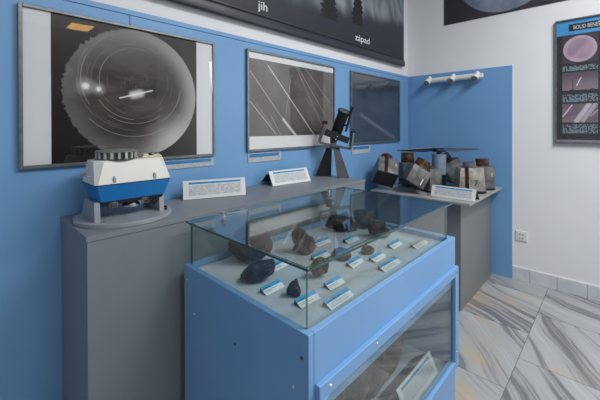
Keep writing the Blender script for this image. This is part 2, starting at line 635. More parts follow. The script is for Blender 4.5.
def photo_banner(M, x, y, z):
    c = M.mix(z.step(2.13, 2.5), '1b202b', '2c3340')
    n = M.noise(M.vec(x*3.4+z*1.2, z*.8, 0), 2.3, 4, .6, .3)
    hz = 2.36 + (x-1.8).mx(0)*.12 + (M.noise(M.vec(x*4, 0, 0), 2, 3)-.5)*.12
    mist = (z-hz).step(-.02, .14)*x.step(1.5, 2.0)
    mc = M.mix(n.step(.3, .7), '535c68', '99a1a9')
    c = M.mix(mist*.95, c, mc)
    return c


bm = NB(); b2(bm, (-.9, -.034, 2.16), (3.545, -.030, 3.58)); obj('printed_sheet', bm, shader_print('banner_print', photo_banner, .55), bn, smooth=False)
M_bar = plain('banner_bar_slate', '232833', '2b313d', .4)
bm = NB(); bx(bm, (1.315, -.034, 2.168), (4.468, .034, .068), .013, seg=3); obj('bottom_bar', bm, M_bar, bn)
bm = NB(); b2(bm, (-.9, -.040, 2.207), (3.545, -.034, 2.219), .002); obj('hem_ridge', bm, M_bar, bn)
M_tree = plain('printed_tree', '0f1115', '16191e', .55, scale=30)
for (tx, tz, hgt, ww) in ((2.20, 2.36, .50, .26), (2.62, 2.40, .46, .22)):
    rnd = random.Random(int(tx*100))
    bm = NB()
    n = 11
    left, right = [], []
    for k in range(n):
        u = k/(n-1)
        wd = ww*.5*(1-u)**.8
        z_ = tz+hgt*u
        left += [(tx-wd*(.85+.35*rnd.random()), z_), (tx-wd*(.62+.2*rnd.random()), z_+hgt/n*.55)]
        right += [(tx+wd*(.85+.35*rnd.random()), z_), (tx+wd*(.62+.2*rnd.random()), z_+hgt/n*.55)]
    for k in range(len(left)-1):
        a = [left[k], right[k], right[k+1], left[k+1]]
        vs = [bm.verts.new((p[0], -.0345, p[1])) for p in a]
        bm.faces.new(vs)
    bmesh.ops.recalc_face_normals(bm, faces=bm.faces[:])
    obj('tree_silhouette', bm, M_tree, bn, smooth=False)
M_letter = plain('white_letter', 'e9ecf0', 'eef1f4', .5)
text('lettering', 'jih', .085, M_letter, bn, (1.43, -.0348, 2.250), (PI/2, 0, 0), sx=1.1)
text('lettering', 'západ', .085, M_letter, bn, (2.575, -.0348, 2.258), (PI/2, 0, 0), sx=1.3)

# ------------------------------------------------------------------ posters on the right wall
ps = thing('poster', 'unframed dark poster of a pale fisheye disc high on the right wall', 'poster', (XR, .785, 3.03))


def photo_fish(M, x, y, z):
    r = (y*y+z*z).sqrt()
    n = M.noise(M.vec(0, y*1.5, z*1.5), 3, 5, .6)
    base = M.mix(n.step(.3, .7), '5f6b80', '8490a4')
    base = M.mix(M.noise(M.vec(0, y, z), 26, 2).step(.7, .76)*.8, base, 'cfd6e0')
    c = M.mix(r.step(.462, .455), M.mix(M.noise(scale=5).step(.3, .7), '2c2a30', '38363c'), base)
    return c


bm = NB(); b2(bm, (-.008, -.58, -.475), (0, .58, .52)); obj('printed_sheet', bm, shader_print('fisheye_poster_print', photo_fish, .5), ps, smooth=False)

bo = thing('framed_poster', 'tall framed black poster with blue header and meteor photographs', 'poster', (XR, .084, 1.302))
# local y runs -.316 .. .316, z 0 .. 1.08 ; content sits just in front of the backing
Wd, Hh = .316, 1.078
bm = NB()
b2(bm, (-.03, -Wd, 0), (0, -Wd+.012, Hh), .001); b2(bm, (-.03, Wd-.012, 0), (0, Wd, Hh), .001)
b2(bm, (-.03, -Wd+.012, 0), (0, Wd-.012, .012), .001); b2(bm, (-.03, -Wd+.012, Hh-.012), (0, Wd-.012, Hh), .001)
obj('frame', bm, M_frame, bo)
M_pblack = plain('poster_black', '10141b', '141922', .5)
M_psky = plain('poster_blue', '3f9fe0', '47a6e4', .5)
bm = NB(); b2(bm, (-.012, -Wd+.012, .012), (-.002, Wd-.012, Hh-.012)); obj('backing_sheet', bm, M_pblack, bo, smooth=False)
bm = NB(); b2(bm, (-.0135, -Wd+.012, .942), (-.012, Wd-.012, Hh-.012)); obj('header', bm, M_psky, bo, smooth=False)
bm = NB(); b2(bm, (-.0145, -.225, .972), (-.0135, .222, 1.032)); obj('title_plate', bm, M_pblack, bo, smooth=False)
text('title', 'BOLID BENEŠOV', .046, M_letter, bo, (-.0148, .192, .986), (PI/2, 0, -PI/2), sx=.63)
bm = NB(); b2(bm, (-.0135, -Wd+.012, .016), (-.012, Wd-.012, .036)); obj('footer_strip', bm, plain('poster_footer', '8f8794', '9a929e', .5), bo, smooth=False)


def photo_meteor(kind):
    def fn(M, x, y, z):
        # y to the viewer's left is positive; local origin = picture centre
        n = M.noise(M.vec(0, y*4, z*10), 2, 4, .5)
        c = M.mix(n.step(.3, .7), '6d5c6c', '85737f')
        if kind == 0:
            e = ((y/.113)*(y/.113) + (z/.113)*(z/.113)).sqrt()
            d = M.mix(M.noise(M.vec(0, y, z), 9, 3).step(.3, .7), '9a7f98', 'b59cb2')
            d = M.mix(e.step(.6, 1)*.6, d, 'd3c4d4')
            c = M.mix(e.step(1.0, .97), '3e3444', d)
        if kind == 1:
            c = M.mix(z.step(-.075, .09), '8f7d8c', '5a4f5e')
            c = M.mix(seg(M, y*-1, z, (-.02, -.028), (.008, .036), .0035), c, 'f2eef4')
            c = M.mix((y-.045).abs().lt(.003)*z.lt(.02), c, '2c2630')
            hl = (M.noise(M.vec(y, 0, 0), 30, 2)-.5)*.04
            c = M.mix((z-hl*1.2+.066).lt(0), c, '1a151c')
        if kind == 2:
            c = M.mix(seg(M, y*-1, z, (-.115, -.03), (-.05, .07), .004), c, 'ece6ee')
            c = M.mix(seg(M, y*-1, z, (-.02, -.07), (.06, .07), .02, .3), c, 'cdc6d4')
            c = M.mix(seg(M, y*-1, z, (.02, -.07), (.10, .07), .014, .4), c, 'b9b1c2')
            c = M.mix(seg(M, y*-1, z, (.07, -.03), (.115, .02), .004, .4)*.7, c, 'cdc6d4')
        return c
    return fn


pm = [shader_print('meteor_picture_%s' % k, photo_meteor(i), .5) for i, k in enumerate(('sky', 'dusk', 'streak'))]
for cy in (.149, -.12):
    for k, (z0, z1) in enumerate(((.692, .937), (.445, .616), (.186, .346))):
        bm = NB(); b2(bm, (-.0015, -.117, -(z1-z0)/2), (0, .117, (z1-z0)/2))
        obj('picture', bm, pm[k], bo, (-.012, cy, (z0+z1)/2), smooth=False)
    for z0, z1 in ((.628, .674), (.36, .428), (.09, .168)):
        bm = NB(); b2(bm, (-.0015, -.115, 0), (0, .115, z1-z0)); obj('text_block', bm, M_printd, bo, (-.012, cy, z0), smooth=False)
bm = NB(); b2(bm, (-.024, -Wd+.012, .012), (-.021, Wd-.012, Hh-.012)); obj('glass_pane', bm, M_pane, bo, smooth=False)

# ------------------------------------------------------------------ white rail with three spotlights
sr = thing('spotlight_rail', 'white wall rail carrying three small spotlights on blue board', 'lamp', (3.689, 1.235, 1.96))
bm = NB(); cyl(bm, (-.05, .26, 0), (-.05, -.245, .004), .028, seg=20); obj('rail', bm, M_whitep, sr)
bm = NB(); b2(bm, (-.07, -.272, -.02), (-.035, -.240, .026), .004); obj('end_box', bm, M_whitep, sr)
for y in (.16, -.18):
    bm = NB(); b2(bm, (-.03, y-.012, -.012), (0, y+.012, .012), .002); obj('wall_bracket', bm, M_whitep, sr)
for y in (.258, .008, -.222):
    bm = NB()
    cyl(bm, (-.07, y, .012), (-.115, y+.012, -.030), .022, .036, seg=24)
    cyl(bm, (-.055, y, .040), (-.07, y, .012), .018, .022, seg=24)
    h = obj('spotlight_head', bm, M_whitep, sr)
    bm = NB(); cyl(bm, (-.114, y+.0118, -.0295), (-.118, y+.0125, -.033), .029, .029, seg=24); obj('bulb_face', bm, M_steell, h)
    bm = NB(); lathe(bm, [(.028, -.009), (.036, -.009), (.036, .009), (.028, .009), (.028, -.009)], 24,
                     Matrix.Translation((-.05, y, .001)) @ Matrix.Rotation(PI/2, 4, 'X')); obj('clamp_ring', bm, M_whitep, sr)

# ------------------------------------------------------------------ plinths
pl = thing('display_plinth', 'long grey plinth against the wall below the framed photographs', 'plinth', (0, 0, 0), group='grey display plinths')
bm = NB(); b2(bm, (.331, 1.364, 0), (2.127, 1.764, 1.0425), .001); obj('body', bm, M_grey, pl)
bm = NB(); b2(bm, (.327, 1.36, 1.0425), (2.131, 1.764, 1.0625), .001); obj('top_board', bm, M_grey, pl)
p2 = thing('display_plinth', 'shorter grey plinth in the corner carrying the cluster of camera boxes', 'plinth', (0, 0, 0), group='grey display plinths')
bm = NB(); b2(bm, (2.762, .89, 0), (3.62, 1.63, .853), .001); obj('body', bm, M_greyside, p2)
bm = NB(); b2(bm, (2.685, .802, .853), (3.66, 1.66, .870), .001); obj('top_board', bm, M_slab, p2)


# ------------------------------------------------------------------ text boards (tents of card)
def board(label, p0, ang, w_, h_, lean, zb):
    t = thing('text_board', label, 'sign', (p0[0], p0[1], zb), (0, 0, ang), 'folded white text boards')
    tl = -math.atan2(lean, h_)
    sl = math.hypot(lean, h_)
    bm = NB(); b2(bm, (-w_/2, 0, 0), (w_/2, .004, sl), .0006)
    f = obj('front_sheet', bm, M_white, t, (0, 0, .002), (tl, 0, 0))
    bm = NB(); b2(bm, (-w_*.41, -.0009, 0), (w_*.42, 0, sl*.105)); obj('title_strip', bm, M_title, f, (0, 0, sl*.79), smooth=False)
    bm = NB(); b2(bm, (-w_*.41, -.0009, 0), (w_*.42, 0, sl*.56)); obj('printed_text', bm, M_print, f, (0, 0, sl*.18), smooth=False)
    bm = NB(); b2(bm, (-w_/2, -.004, 0), (w_/2, 0, sl), .0006)
    obj('back_sheet', bm, M_dgrey, t, (0, lean*2+.05, .003), (math.atan2(lean+.05, h_), 0, 0))
    return t


board('white text board with blue strip beside the white and blue instrument', (1.0075, 1.6075), math.atan2(-.129, .317), .342, .098, .022, 1.0625)
board('tilted white text board standing between first text board and theodolite', (1.6245, 1.619), math.atan2(-.034, .337), .339, .093, .05, 1.0625)
board('white text board at the front edge of the corner plinth', (2.79, .968), -PI/2, .345, .090, .035, .870)

# ------------------------------------------------------------------ sky camera instrument
ic = thing('sky_camera', 'white and blue box-shaped sky camera on a round grey base plate', 'instrument', (.525, 1.565, 1.0625))
bm = NB(); lathe(bm, [(0, 0), (.188, 0), (.19, .002), (.19, .0155), (.188, .0175), (0, .0175)], 72); obj('base_plate', bm, M_mgrey, ic)


def ring(x0, x1, y0, y1, z, c):
    return [(x0+c, y0, z), (x1-c, y0, z), (x1, y0+c, z), (x1, y1-c, z), (x1-c, y1, z), (x0+c, y1, z), (x0, y1-c, z), (x0, y0+c, z)]


zz = 1.0625
X0, X1, Y0, Y1 = .380-.525, .683-.525, 1.455-1.565, 1.645-1.565
bm = NB(); loft(bm, [ring(X0+.020, X1-.022, Y0+.014, Y1-.02, 1.156-zz, .006), ring(X0, X1, Y0, Y1, 1.223-zz, .008)]); obj('lower_housing', bm, M_instb, ic)
bm = NB(); loft(bm, [ring(X0-.001, X1+.001, Y0-.001, Y1+.001, 1.223-zz, .008), ring(X0-.001, X1+.001, Y0-.001, Y1+.001, 1.2265-zz, .008)]); obj('gasket', bm, M_black, ic)
bm = NB(); loft(bm, [ring(X0, X1, Y0, Y1, 1.2265-zz, .010), ring(X0+.002, X1-.002, Y0+.002, Y1-.002, 1.236-zz, .012), ring(X0+.010, X1-.012, Y0+.028, Y1-.012, 1.314-zz, .030), ring(X0+.014, X1-.016, Y0+.033, Y1-.016, 1.318-zz, .030)]); obj('upper_housing', bm, M_instw, ic)
bm = NB(); loft(bm, [ring(X0+.035, X1-.030, Y0+.02, Y1-.03, 1.141-zz, .006), ring(X0+.024, X1-.024, Y0+.016, Y1-.022, 1.156-zz, .006)]); obj('underside_plate', bm, M_blackm, ic)
# drum with glass segments
dr_ = (.487-.525, 1.550-1.565)
bm = NB(); cyl(bm, (*dr_, 1.317-zz), (*dr_, 1.323-zz), .080, seg=48); cyl(bm, (*dr_, 1.323-zz), (*dr_, 1.350-zz), .071, seg=48); dm = obj('glass_drum', bm, plain('drum_dark_glass', '3a3f3e', '4a4f4c', .15, coat=.6), ic)
bm = NB()
for k in range(18):
    a = 2*PI*k/18
    bx(bm, (.0755, 0, .0135), (.007, .010, .030), .001, Matrix.Translation((*dr_, 1.322-zz)) @ Matrix.Rotation(a, 4, 'Z'))
obj('drum_ribs', bm, plain('ribs_pale', 'a9aea6', 'b9beb6', .35, .3), dm, kind='stuff')
bm = NB(); lathe(bm, [(0, 1.3595-zz), (.05, 1.3585-zz), (.077, 1.355-zz), (.0815, 1.352-zz), (.0815, 1.349-zz), (0, 1.349-zz)], 48, Matrix.Translation((*dr_, 0))); obj('drum_cap', bm, plain('drum_cap_grey', '737a78', '808684', .4, .3), dm)
# cream electronics block
bm = NB(); b2(bm, (.055, -.055, 1.318-zz), (.140, .0, 1.326-zz), .002); cb = obj('connector_block', bm, M_cream, ic)
for x0, x1, y0, y1, z1 in ((.062, .085, -.045, -.02, 1.334), (.105, .135, -.05, -.01, 1.332)):
    bm = NB(); b2(bm, (x0, y0, 1.326-zz), (x1, y1, z1-zz), .002); obj('terminal', bm, M_cream, cb)
for x, y, z0, z1, r_ in ((.096, -.03, 1.326, 1.337, .007), (.118, -.038, 1.332, 1.338, .005)):
    bm = NB(); cyl(bm, (x, y, z0-zz), (x, y, z1-zz), r_, seg=12); obj('terminal_screw', bm, M_blackm, cb)
# carry handles on both ends
for sx, xe in ((-1, X0), (1, X1)):
    bm = NB()
    xx = xe+sx*.013
    tube(bm, [(xe-sx*.012, Y0+.045, .198), (xx, Y0+.045, .196), (xx, Y1-.045, .196), (xe-sx*.012, Y1-.045, .198)], .003, 8)
    obj('handle', bm, M_mgrey, ic)
# catches on the front
for x in (-.075, .085):
    bm = NB(); b2(bm, (x-.006, Y0-.001, 1.229-zz), (x+.006, Y0+.010, 1.250-zz), .0015); cyl(bm, (x, Y0+.004, 1.250-zz), (x, Y0+.004, 1.256-zz), .003, seg=10)
    obj('catch', bm, M_mgrey, ic)
# support legs: bent plates at either end
for sx, xa in ((-1, -.142), (1, .112)):
    bm = NB()
    poly = [(Y0+.015, .0175), (Y1+.015, .0175), (Y1-.035, 1.156-zz), (Y0+.022, 1.156-zz)]
    vs0 = [bm.verts.new((xa, y, z)) for y, z in poly]
    vs1 = [bm.verts.new((xa+.020, y, z)) for y, z in poly]
    bm.faces.new(vs0); bm.faces.new(list(reversed(vs1)))
    for k in range(4): bm.faces.new((vs0[k], vs1[k], vs1[(k+1) % 4], vs0[(k+1) % 4]))
    bmesh.ops.recalc_face_normals(bm, faces=bm.faces[:])
    obj('leg', bm, M_mgrey, ic)
# works underneath
bm = NB(); lathe(bm, [(0, 1.112-zz), (.018, 1.112-zz), (.034, 1.118-zz), (.036, 1.125-zz), (.03, 1.133-zz), (0, 1.135-zz)], 28, Matrix.Translation((.005, -.055, 0))); obj('lens_housing', bm, M_chrome, ic)
bm = NB(); cyl(bm, (.005, -.05, 1.133-zz), (.005, -.05, 1.15-zz), .03, seg=24); obj('shutter_motor', bm, M_blackm, ic)
for x in (-.075, .048):
    bm = NB()
    tube(bm, [(x-.014, Y0+.016, 1.15-zz), (x-.014, Y0+.012, 1.130-zz), (x+.014, Y0+.012, 1.130-zz), (x+.014, Y0+.016, 1.15-zz)], .002, 6)
    b2(bm, (x-.010, Y0+.014, 1.138-zz), (x+.010, Y0+.024, 1.152-zz), .001)
    tube(bm, [(x-.010, Y0+.014, 1.135-zz), (x-.014, Y0+.014, 1.115-zz)], .0018, 6)
    obj('bracket', bm, plain('bracket_metal', '8f8d82', '55534c', .4, .6), ic)
for x in (.09, .105):
    bm = NB(); tube(bm, [(x, -.06, 1.15-zz), (x+.006, -.07, 1.128-zz), (x-.004, -.06, 1.11-zz)], .003, 6)
    obj('cable', bm, plain('cable_red', '7a2a22', '3a2020', .5), ic)
for a in (-2.35, .9, 2.4):
    bm = NB(); cyl(bm, (.168*math.cos(a), .168*math.sin(a), .0175), (.168*math.cos(a), .168*math.sin(a), .0225), .006, seg=6); obj('bolt', bm, M_chrome, ic)
for x, y, h_, r_ in ((.152, -.058, .030, .009), (.143, -.085, .026, .007)):
    bm = NB(); cyl(bm, (x, y, .0175), (x, y, h_), r_, seg=16); obj('levelling_screw', bm, M_blackm, ic)

# ------------------------------------------------------------------ theodolite on its stand
ang_cam = math.atan2(RT.y, RT.x)
th = thing('theodolite', 'small dark optical instrument in a U-shaped fork on a black stand', 'instrument', (2.06, 1.612, 1.0625), (0, 0, ang_cam))


def plate(a0, a1, t0, t1, yb, yt, zt, th_):
    bm = NB()
    q = [((a0, yb, 0), (a1, yb, 0)), ((t0, yt, zt), (t1, yt, zt))]
    v = []
    for (p, r_) in q:
        for (x, y, z) in (p, r_): v.append(bm.verts.new((x, y, z)))
        for (x, y, z) in (r_, p): v.append(bm.verts.new((x, y+th_, z)))
    lo, hi = v[:4], v[4:]
    bm.faces.new(lo); bm.faces.new(list(reversed(hi)))
    for k in range(4): bm.faces.new((lo[k], lo[(k+1) % 4], hi[(k+1) % 4], hi[k]))
    bmesh.ops.recalc_face_normals(bm, faces=bm.faces[:])
    return bm


obj('stand_plate', plate(-.135, -.010, -.052, -.006, .03, .004, .225, .004), M_black, th)
obj('stand_plate', plate(.028, .122, .006, .050, -.055, -.012, .225, .004), M_dgrey, th, label='lighter grey stand plate')
for x, y in ((.04, -.052), (.11, -.052), (-.12, .034), (-.02, .034)):
    bm = NB(); b2(bm, (x-.012, y-.012, 0), (x+.012, y+.008, .006), .001); obj('foot', bm, M_dgrey, th)
bm = NB(); b2(bm, (-.054, -.016, .221), (.054, .012, .229), .001); obj('stand_top', bm, M_blackm, th)
bm = NB(); cyl(bm, (0, 0, .215), (.004, 0, .262), .026, .022, seg=20); obj('azimuth_hub', bm, M_dgrey, th)
bm = NB()
pts = [(-.062, -.01, .425), (-.104, -.02, .285), (-.098, -.02, .268), (.128, -.02, .222), (.138, -.02, .236), (.157, -.01, .357)]
for a, b in zip(pts, pts[1:]):
    a, b = Vector(a), Vector(b)
    d = b-a
    M = Matrix.Translation((a+b)/2) @ d.to_track_quat('Z', 'Y').to_matrix().to_4x4()
    bx(bm, (0, 0, 0), (.03, .018, d.length+.012), .002, M)
obj('fork', bm, plain('fork_grey', '5b5f66', '666a71', .4, .4), th)
for x, z in ((-.062, .425), (.157, .357)):
    bm = NB(); cyl(bm, (x-.02, -.015, z+.004), (x+.02, -.015, z-.002), .014, seg=16); obj('fork_bearing', bm, M_blackm, th)
# cross block
a, b = Vector((-.062, -.03, .352)), Vector((.118, -.03, .285))
d = b-a
Mx = Matrix.Translation((a+b)/2) @ d.to_track_quat('Z', 'Y').to_matrix().to_4x4()
bm = NB(); bx(bm, (0, 0, 0), (.056, .05, d.length), .003, Mx); obj('cross_block', bm, M_black, th)
bm = NB(); bx(bm, (.012, -.038, .322), (.05, .03, .075), .004, Matrix.Rotation(0, 4, 'Y')); bk = obj('axis_block', bm, M_blackm, th)
for x, z in ((.030, .318), (.018, .296)):
    bm = NB(); cyl(bm, (x, -.053, z), (x, -.060, z), .005, seg=12); obj('set_screw', bm, M_chrome, bk)
# barrel
p0, p1 = Vector((.030, .03, .345)), Vector((.080, -.045, .500))
ax = (p1-p0).normalized()
bm = NB(); cyl(bm, p0, p1, .042, .043, seg=32); cyl(bm, p1, p1+ax*.012, .049, .049, seg=32); cyl(bm, p0-ax*.05, p0, .022, .03, seg=24); br = obj('barrel', bm, M_blackm, th)
bm = NB(); cyl(bm, p1+ax*.012, p1+ax*.015, .038, .038, seg=32); obj('front_lens', bm, plain('cap_grey', '5a6068', '666c74', .25, coat=.8), br)
bm = NB(); cyl(bm, p1+ax*.006, p1+ax*.0165, .049, .049, seg=32, caps=False); obj('lens_ring', bm, M_black, br)
q0, q1 = Vector((.098, -.03, .355)), Vector((.142, -.055, .525))
bm = NB(); cyl(bm, q0, q1, .009, .010, seg=16); cyl(bm, q1, q1+(q1-q0).normalized()*.02, .013, .013, seg=16); fs_ = obj('finder_tube', bm, M_black, th)
for t_ in (.3, .75):
    q = q0.lerp(q1, t_)
    pp = p0.lerp(p1, t_)
    bm = NB(); cyl(bm, q, pp, .006, seg=10); obj('finder_bracket', bm, M_black, fs_)
bm = NB(); bx(bm, (.005, .0, .29), (.05, .04, .05), .004); obj('tilt_block', bm, M_dgrey, th)

# ------------------------------------------------------------------ cluster of camera boxes with a rotor
cl = thing('meteor_camera_cluster', 'cluster of worn metal camera boxes round a motor with a rotor', 'instrument', (3.12, 1.22, .870), (0, 0, ang_cam))
# local frame: x to the viewer's right, y away, z up


def to_local(p): return Matrix.Rotation(-ang_cam, 4, 'Z') @ (Vector(p)-Vector((3.12, 1.22, .870)))


def cambox(pos, axis, roll, size, tube_r, tube_l, m_body, m_tube, digit=None, dig_mat=None, dig_face=None, strap=False, taper=1.0, toff=(0, 0), base=M_black):
    """axis = direction the lens tube points (local frame of the cluster)"""
    c = to_local(pos)
    w_, d_, h_ = size
    Z = Vector(axis).normalized()
    Y = (Vector((0, 1, 0)) - Z*Z.y).normalized()
    q = Matrix((Y.cross(Z), Y, Z)).transposed().to_4x4() @ Matrix.Rotation(roll, 4, 'Z')
    bm = NB()
    hw, hd, hh = w_/2, d_/2, h_/2
    k = taper
    loft(bm, [[(-hw, -hd, -hh), (hw, -hd, -hh), (hw, hd, -hh), (-hw, hd, -hh)], [(-hw*k, -hd*k, hh), (hw*k, -hd*k, hh), (hw*k, hd*k, hh), (-hw*k, hd*k, hh)]])
    bmesh.ops.bevel(bm, geom=bm.edges[:], offset=.004, segments=2, affect='EDGES', profile=.5)
    o = obj('camera_box', bm, m_body, cl)
    o.matrix_basis = Matrix.Translation(c) @ q
    bm = NB(); bx(bm, (0, 0, -hh-.006), (w_+.006, d_+.006, .014), .002); obj('bottom_cover', bm, base, o)
    bm = NB()
    tx, ty = toff
    lathe(bm, [(tube_r*.72, hh+tube_l-.02), (tube_r*.72, hh+tube_l), (tube_r, hh+tube_l), (tube_r, hh+tube_l*.55), (tube_r*1.06, hh+tube_l*.5), (tube_r*1.06, hh)], 32, Matrix.Translation((tx, ty, 0)))
    tb = obj('lens_tube', bm, m_tube, o)
    bm = NB(); lathe(bm, [(0, hh+tube_l-.016), (tube_r*.5, hh+tube_l-.018), (tube_r*.74, hh+tube_l-.022)], 32, Matrix.Translation((tx, ty, 0))); obj('lens', bm, M_lens, tb)
    for sx in (-1, 1):
        for sy in (-1, 1):
            bm = NB(); cyl(bm, (sx*hw*.85*k, sy*hd*.85*k, hh), (sx*hw*.85*k, sy*hd*.85*k, hh+.004), .004, seg=8); obj('box_screw', bm, M_chrome, o)
    if strap:
        bm = NB()
        sx = strap if isinstance(strap, float) else 0
        e = .0015
        vs = [(-.016, -hd-e, -hh), (.016, -hd-e, -hh), (.016, -hd*k-e, hh+e), (-.016, -hd*k-e, hh+e), (-.016, hd*k, hh+e), (.016, hd*k, hh+e)]
        v = [bm.verts.new((x+sx, y, z)) for x, y, z in vs]
        bm.faces.new((v[0], v[1], v[2], v[3])); bm.faces.new((v[3], v[2], v[5], v[4]))
        r_ = bmesh.ops.solidify(bm, geom=bm.faces[:], thickness=.0012)
        obj('strap', bm, M_rust, o)
    if digit:
        text('number', digit, dig_face[3], dig_mat, o, dig_face[:3], dig_face[4])
    return o


# front box marked 1, tipped on its corner
cambox((2.83, 1.29, 1.018), (.52, .12, .85), 0, (.172, .15, .158), .060, .080, M_steelp, M_rust, '1', M_letter, (.020, -.0762, -.062, .085, (PI/2, 0, -.55)))
# left box lying back with its black underside to the viewer
cambox((2.785, 1.56, 1.045), (.22, .68, .66), -.10, (.185, .185, .175), .056, .085, M_steelp, M_rustd, '1', M_letter, (.055, -.0935, .0, .05, (PI/2, 0, 0)), strap=-.02)
# upright box marked 7 on the right
cambox((3.17, .950, .992), (0, 0, 1), -.10, (.225, .14, .20), .052, .048, M_steell, M_steelp, '7', M_ink, (.010, -.0695, -.055, .075, (PI/2-.07, 0, 0)), strap=-.045, taper=.86)
# box behind it on the right
cambox((3.42, .915, .988), (0, 0, 1), .1, (.15, .15, .20), .055, .065, M_steelp, M_rust, '1', M_letter, (.032, -.0762, .01, .05, (PI/2, 0, 0)))
# tilted box behind motor
cambox((3.44, 1.19, 1.030), (-.50, .1, .85), 0, (.17, .16, .18), .055, .080, M_steelp, M_rustd)
# upright box between the front box and the motor
cambox((2.985, 1.225, .983), (0, 0, 1), .35, (.13, .15, .19), .03, .02, M_steelp, M_dgrey)
# box at the back with a brown upright tube
cambox((3.12, 1.50, 1.0), (.0, .1, 1), 0, (.15, .15, .20), .060, .10, M_dgrey, M_rust)
# centre motor
cx_, cy_, _ = to_local((3.145, 1.206, .87))
bm = NB(); lathe(bm, [(0, 0), (.075, 0), (.075, .02), (.062, .025), (.062, .135), (0, .135)], 36, Matrix.Translation((cx_, cy_, .0))); obj('motor_base', bm, M_black, cl)
bm = NB(); lathe(bm, [(0, .135), (.05, .135), (.062, .145), (.062, .315), (.066, .317), (.066, .327), (.04, .330), (0, .330)], 36, Matrix.Translation((cx_, cy_, 0))); obj('motor', bm, M_bluegrey, cl)
bm = NB(); cyl(bm, (cx_, cy_, .33), (cx_, cy_, .365), .022, seg=16); cyl(bm, (cx_, cy_, .35), (cx_, cy_, .36), .06, seg=6); cyl(bm, (cx_, cy_, .378), (cx_, cy_, .385), .04, seg=12); ht = obj('rotor_hub', bm, M_black, cl)
for k, a in enumerate((PI+.20, .16)):
    bm = NB()
    poly = [(.02, -.03), (.10, -.085), (.42, -.016), (.42, .016), (.10, .085), (.02, .03)]
    vs0 = [bm.verts.new((x, y, 0)) for x, y in poly]
    vs1 = [bm.verts.new((x, y, .004)) for x, y in poly]
    bm.faces.new(list(reversed(vs0))); bm.faces.new(vs1)
    for i in range(6): bm.faces.new((vs0[i], vs0[(i+1) % 6], vs1[(i+1) % 6], vs1[i]))
    obj('rotor_blade', bm, M_dgrey, cl, (cx_, cy_, .368), (.30 if k == 0 else .12, 0, a))
bm = NB(); tube(bm, [(cx_+.03, cy_-.06, .02), (cx_+.06, cy_-.09, .04), (cx_+.13, cy_-.12, .03), (cx_+.2, cy_-.1, .010)], .008, 8); obj('cable', bm, M_black, cl)

# ------------------------------------------------------------------ display case
dc = thing('display_case', 'blue display case with glass top box holding meteorites', 'display case', (0, 0, 0))
CX0, CX1, CY0, CY1, CT = .670, 1.803, .608, 1.310, .880
T = .022
bm = NB(); b2(bm, (CX0, CY0+.001, 0), (CX0+T, CY1, CT), .001); obj('side_panel', bm, M_blue_case, dc)
bm = NB(); b2(bm, (CX1-T, CY0+.001, 0), (CX1, CY1, CT), .001); obj('side_panel', bm, M_blue_case, dc)
bm = NB(); b2(bm, (CX0+T, CY1-T, 0), (CX1-T, CY1, CT), .001); obj('back_panel', bm, M_blue_case, dc)
bm = NB(); b2(bm, (CX0+T, CY0, .64), (CX1-T, CY0+T, CT), .001); obj('apron', bm, M_blue_case, dc)
bm = NB(); b2(bm, (CX0+T, CY0, 0), (CX1-T, CY0+T, .245), .001); obj('plinth_panel', bm, M_blue_case, dc)
bm = NB(); b2(bm, (CX0+T, CY0+T, .84), (CX1-T, CY1-T, .858)); obj('tray_floor', bm, M_tray, dc)
bm = NB(); b2(bm, (CX0+T, CY0+T, .20), (CX1-T, CY1-T, .218)); obj('compartment_floor', bm, M_tray, dc)
# rails that carry the glass, just inside the rim
gx0, gx1, gy0, gy1 = .694, 1.757, .634, 1.284
bm = NB()
b2(bm, (CX1-T-.026, CY0+T, .858), (CX1-T, CY1-T, .880), .001)
obj('glass_rail', bm, M_blue_case, dc)
g = .006


def pane(name, lo, hi, thin):
    bm = NB(); b2(bm, lo, hi)
    bm.normal_update()
    for f in bm.faces:
        f.material_index = 0 if abs(f.normal[thin]) > .9 else 1
    return obj(name, bm, [M_glass, M_teal], dc, smooth=False)


pane('glass_pane', (gx0, gy0, .858), (gx1-g, gy0+g, 1.053), 1)
pane('glass_pane', (gx0, gy1, .858), (gx1-g, gy1+g, 1.053), 1)
pane('glass_pane', (gx0-g, gy0, .858), (gx0, gy1+g, 1.053), 0)
pane('glass_pane', (gx1-g, gy0, .858+.022), (gx1, gy1+g, 1.053), 0)
pane('glass_lid', (.672, .612, 1.0535), (1.768, 1.300, 1.061), 2)
for x, y in ((.811, 1.235), (1.517, 1.215)):
    bm = NB(); lathe(bm, [(0, 1.061), (.013, 1.061), (.013, 1.064), (.006, 1.066), (.006, 1.076), (.015, 1.079), (.016, 1.083), (.013, 1.086), (0, 1.087)], 24, Matrix.Translation((x, y, 0))); obj('knob', bm, M_chrome, dc)
# window frame on the front
fy = CY0-.018
fx0, fx1, fz0, fz1 = .695, 1.800, .222, .735
bm = NB()
b2(bm, (fx0, fy, fz1-.043), (fx1, CY0, fz1), .0015); b2(bm, (fx0, fy, fz0), (fx1, CY0, fz0+.034), .0015)
b2(bm, (fx0, fy, fz0+.034), (fx0+.040, CY0, fz1-.043), .0015); b2(bm, (fx1-.044, fy, fz0+.034), (fx1, CY0, fz1-.043), .0015)
wf = obj('window_frame', bm, M_blue_case, dc)
bm = NB(); b2(bm, (fx0+.03, CY0-.006, fz0+.02), (fx1-.04, CY0-.001, fz1-.03)); obj('window_glass', bm, M_glass, wf, smooth=False)
for x, z in ((.743, .714), (.998, .714), (1.256, .714), (1.505, .714), (1.774, .714), (1.777, .62), (1.777, .45), (1.777, .30)):
    bm = NB(); cyl(bm, (x, fy, z), (x, fy-.0025, z), .006, .004, seg=12); obj('frame_screw', bm, M_chrome, wf)
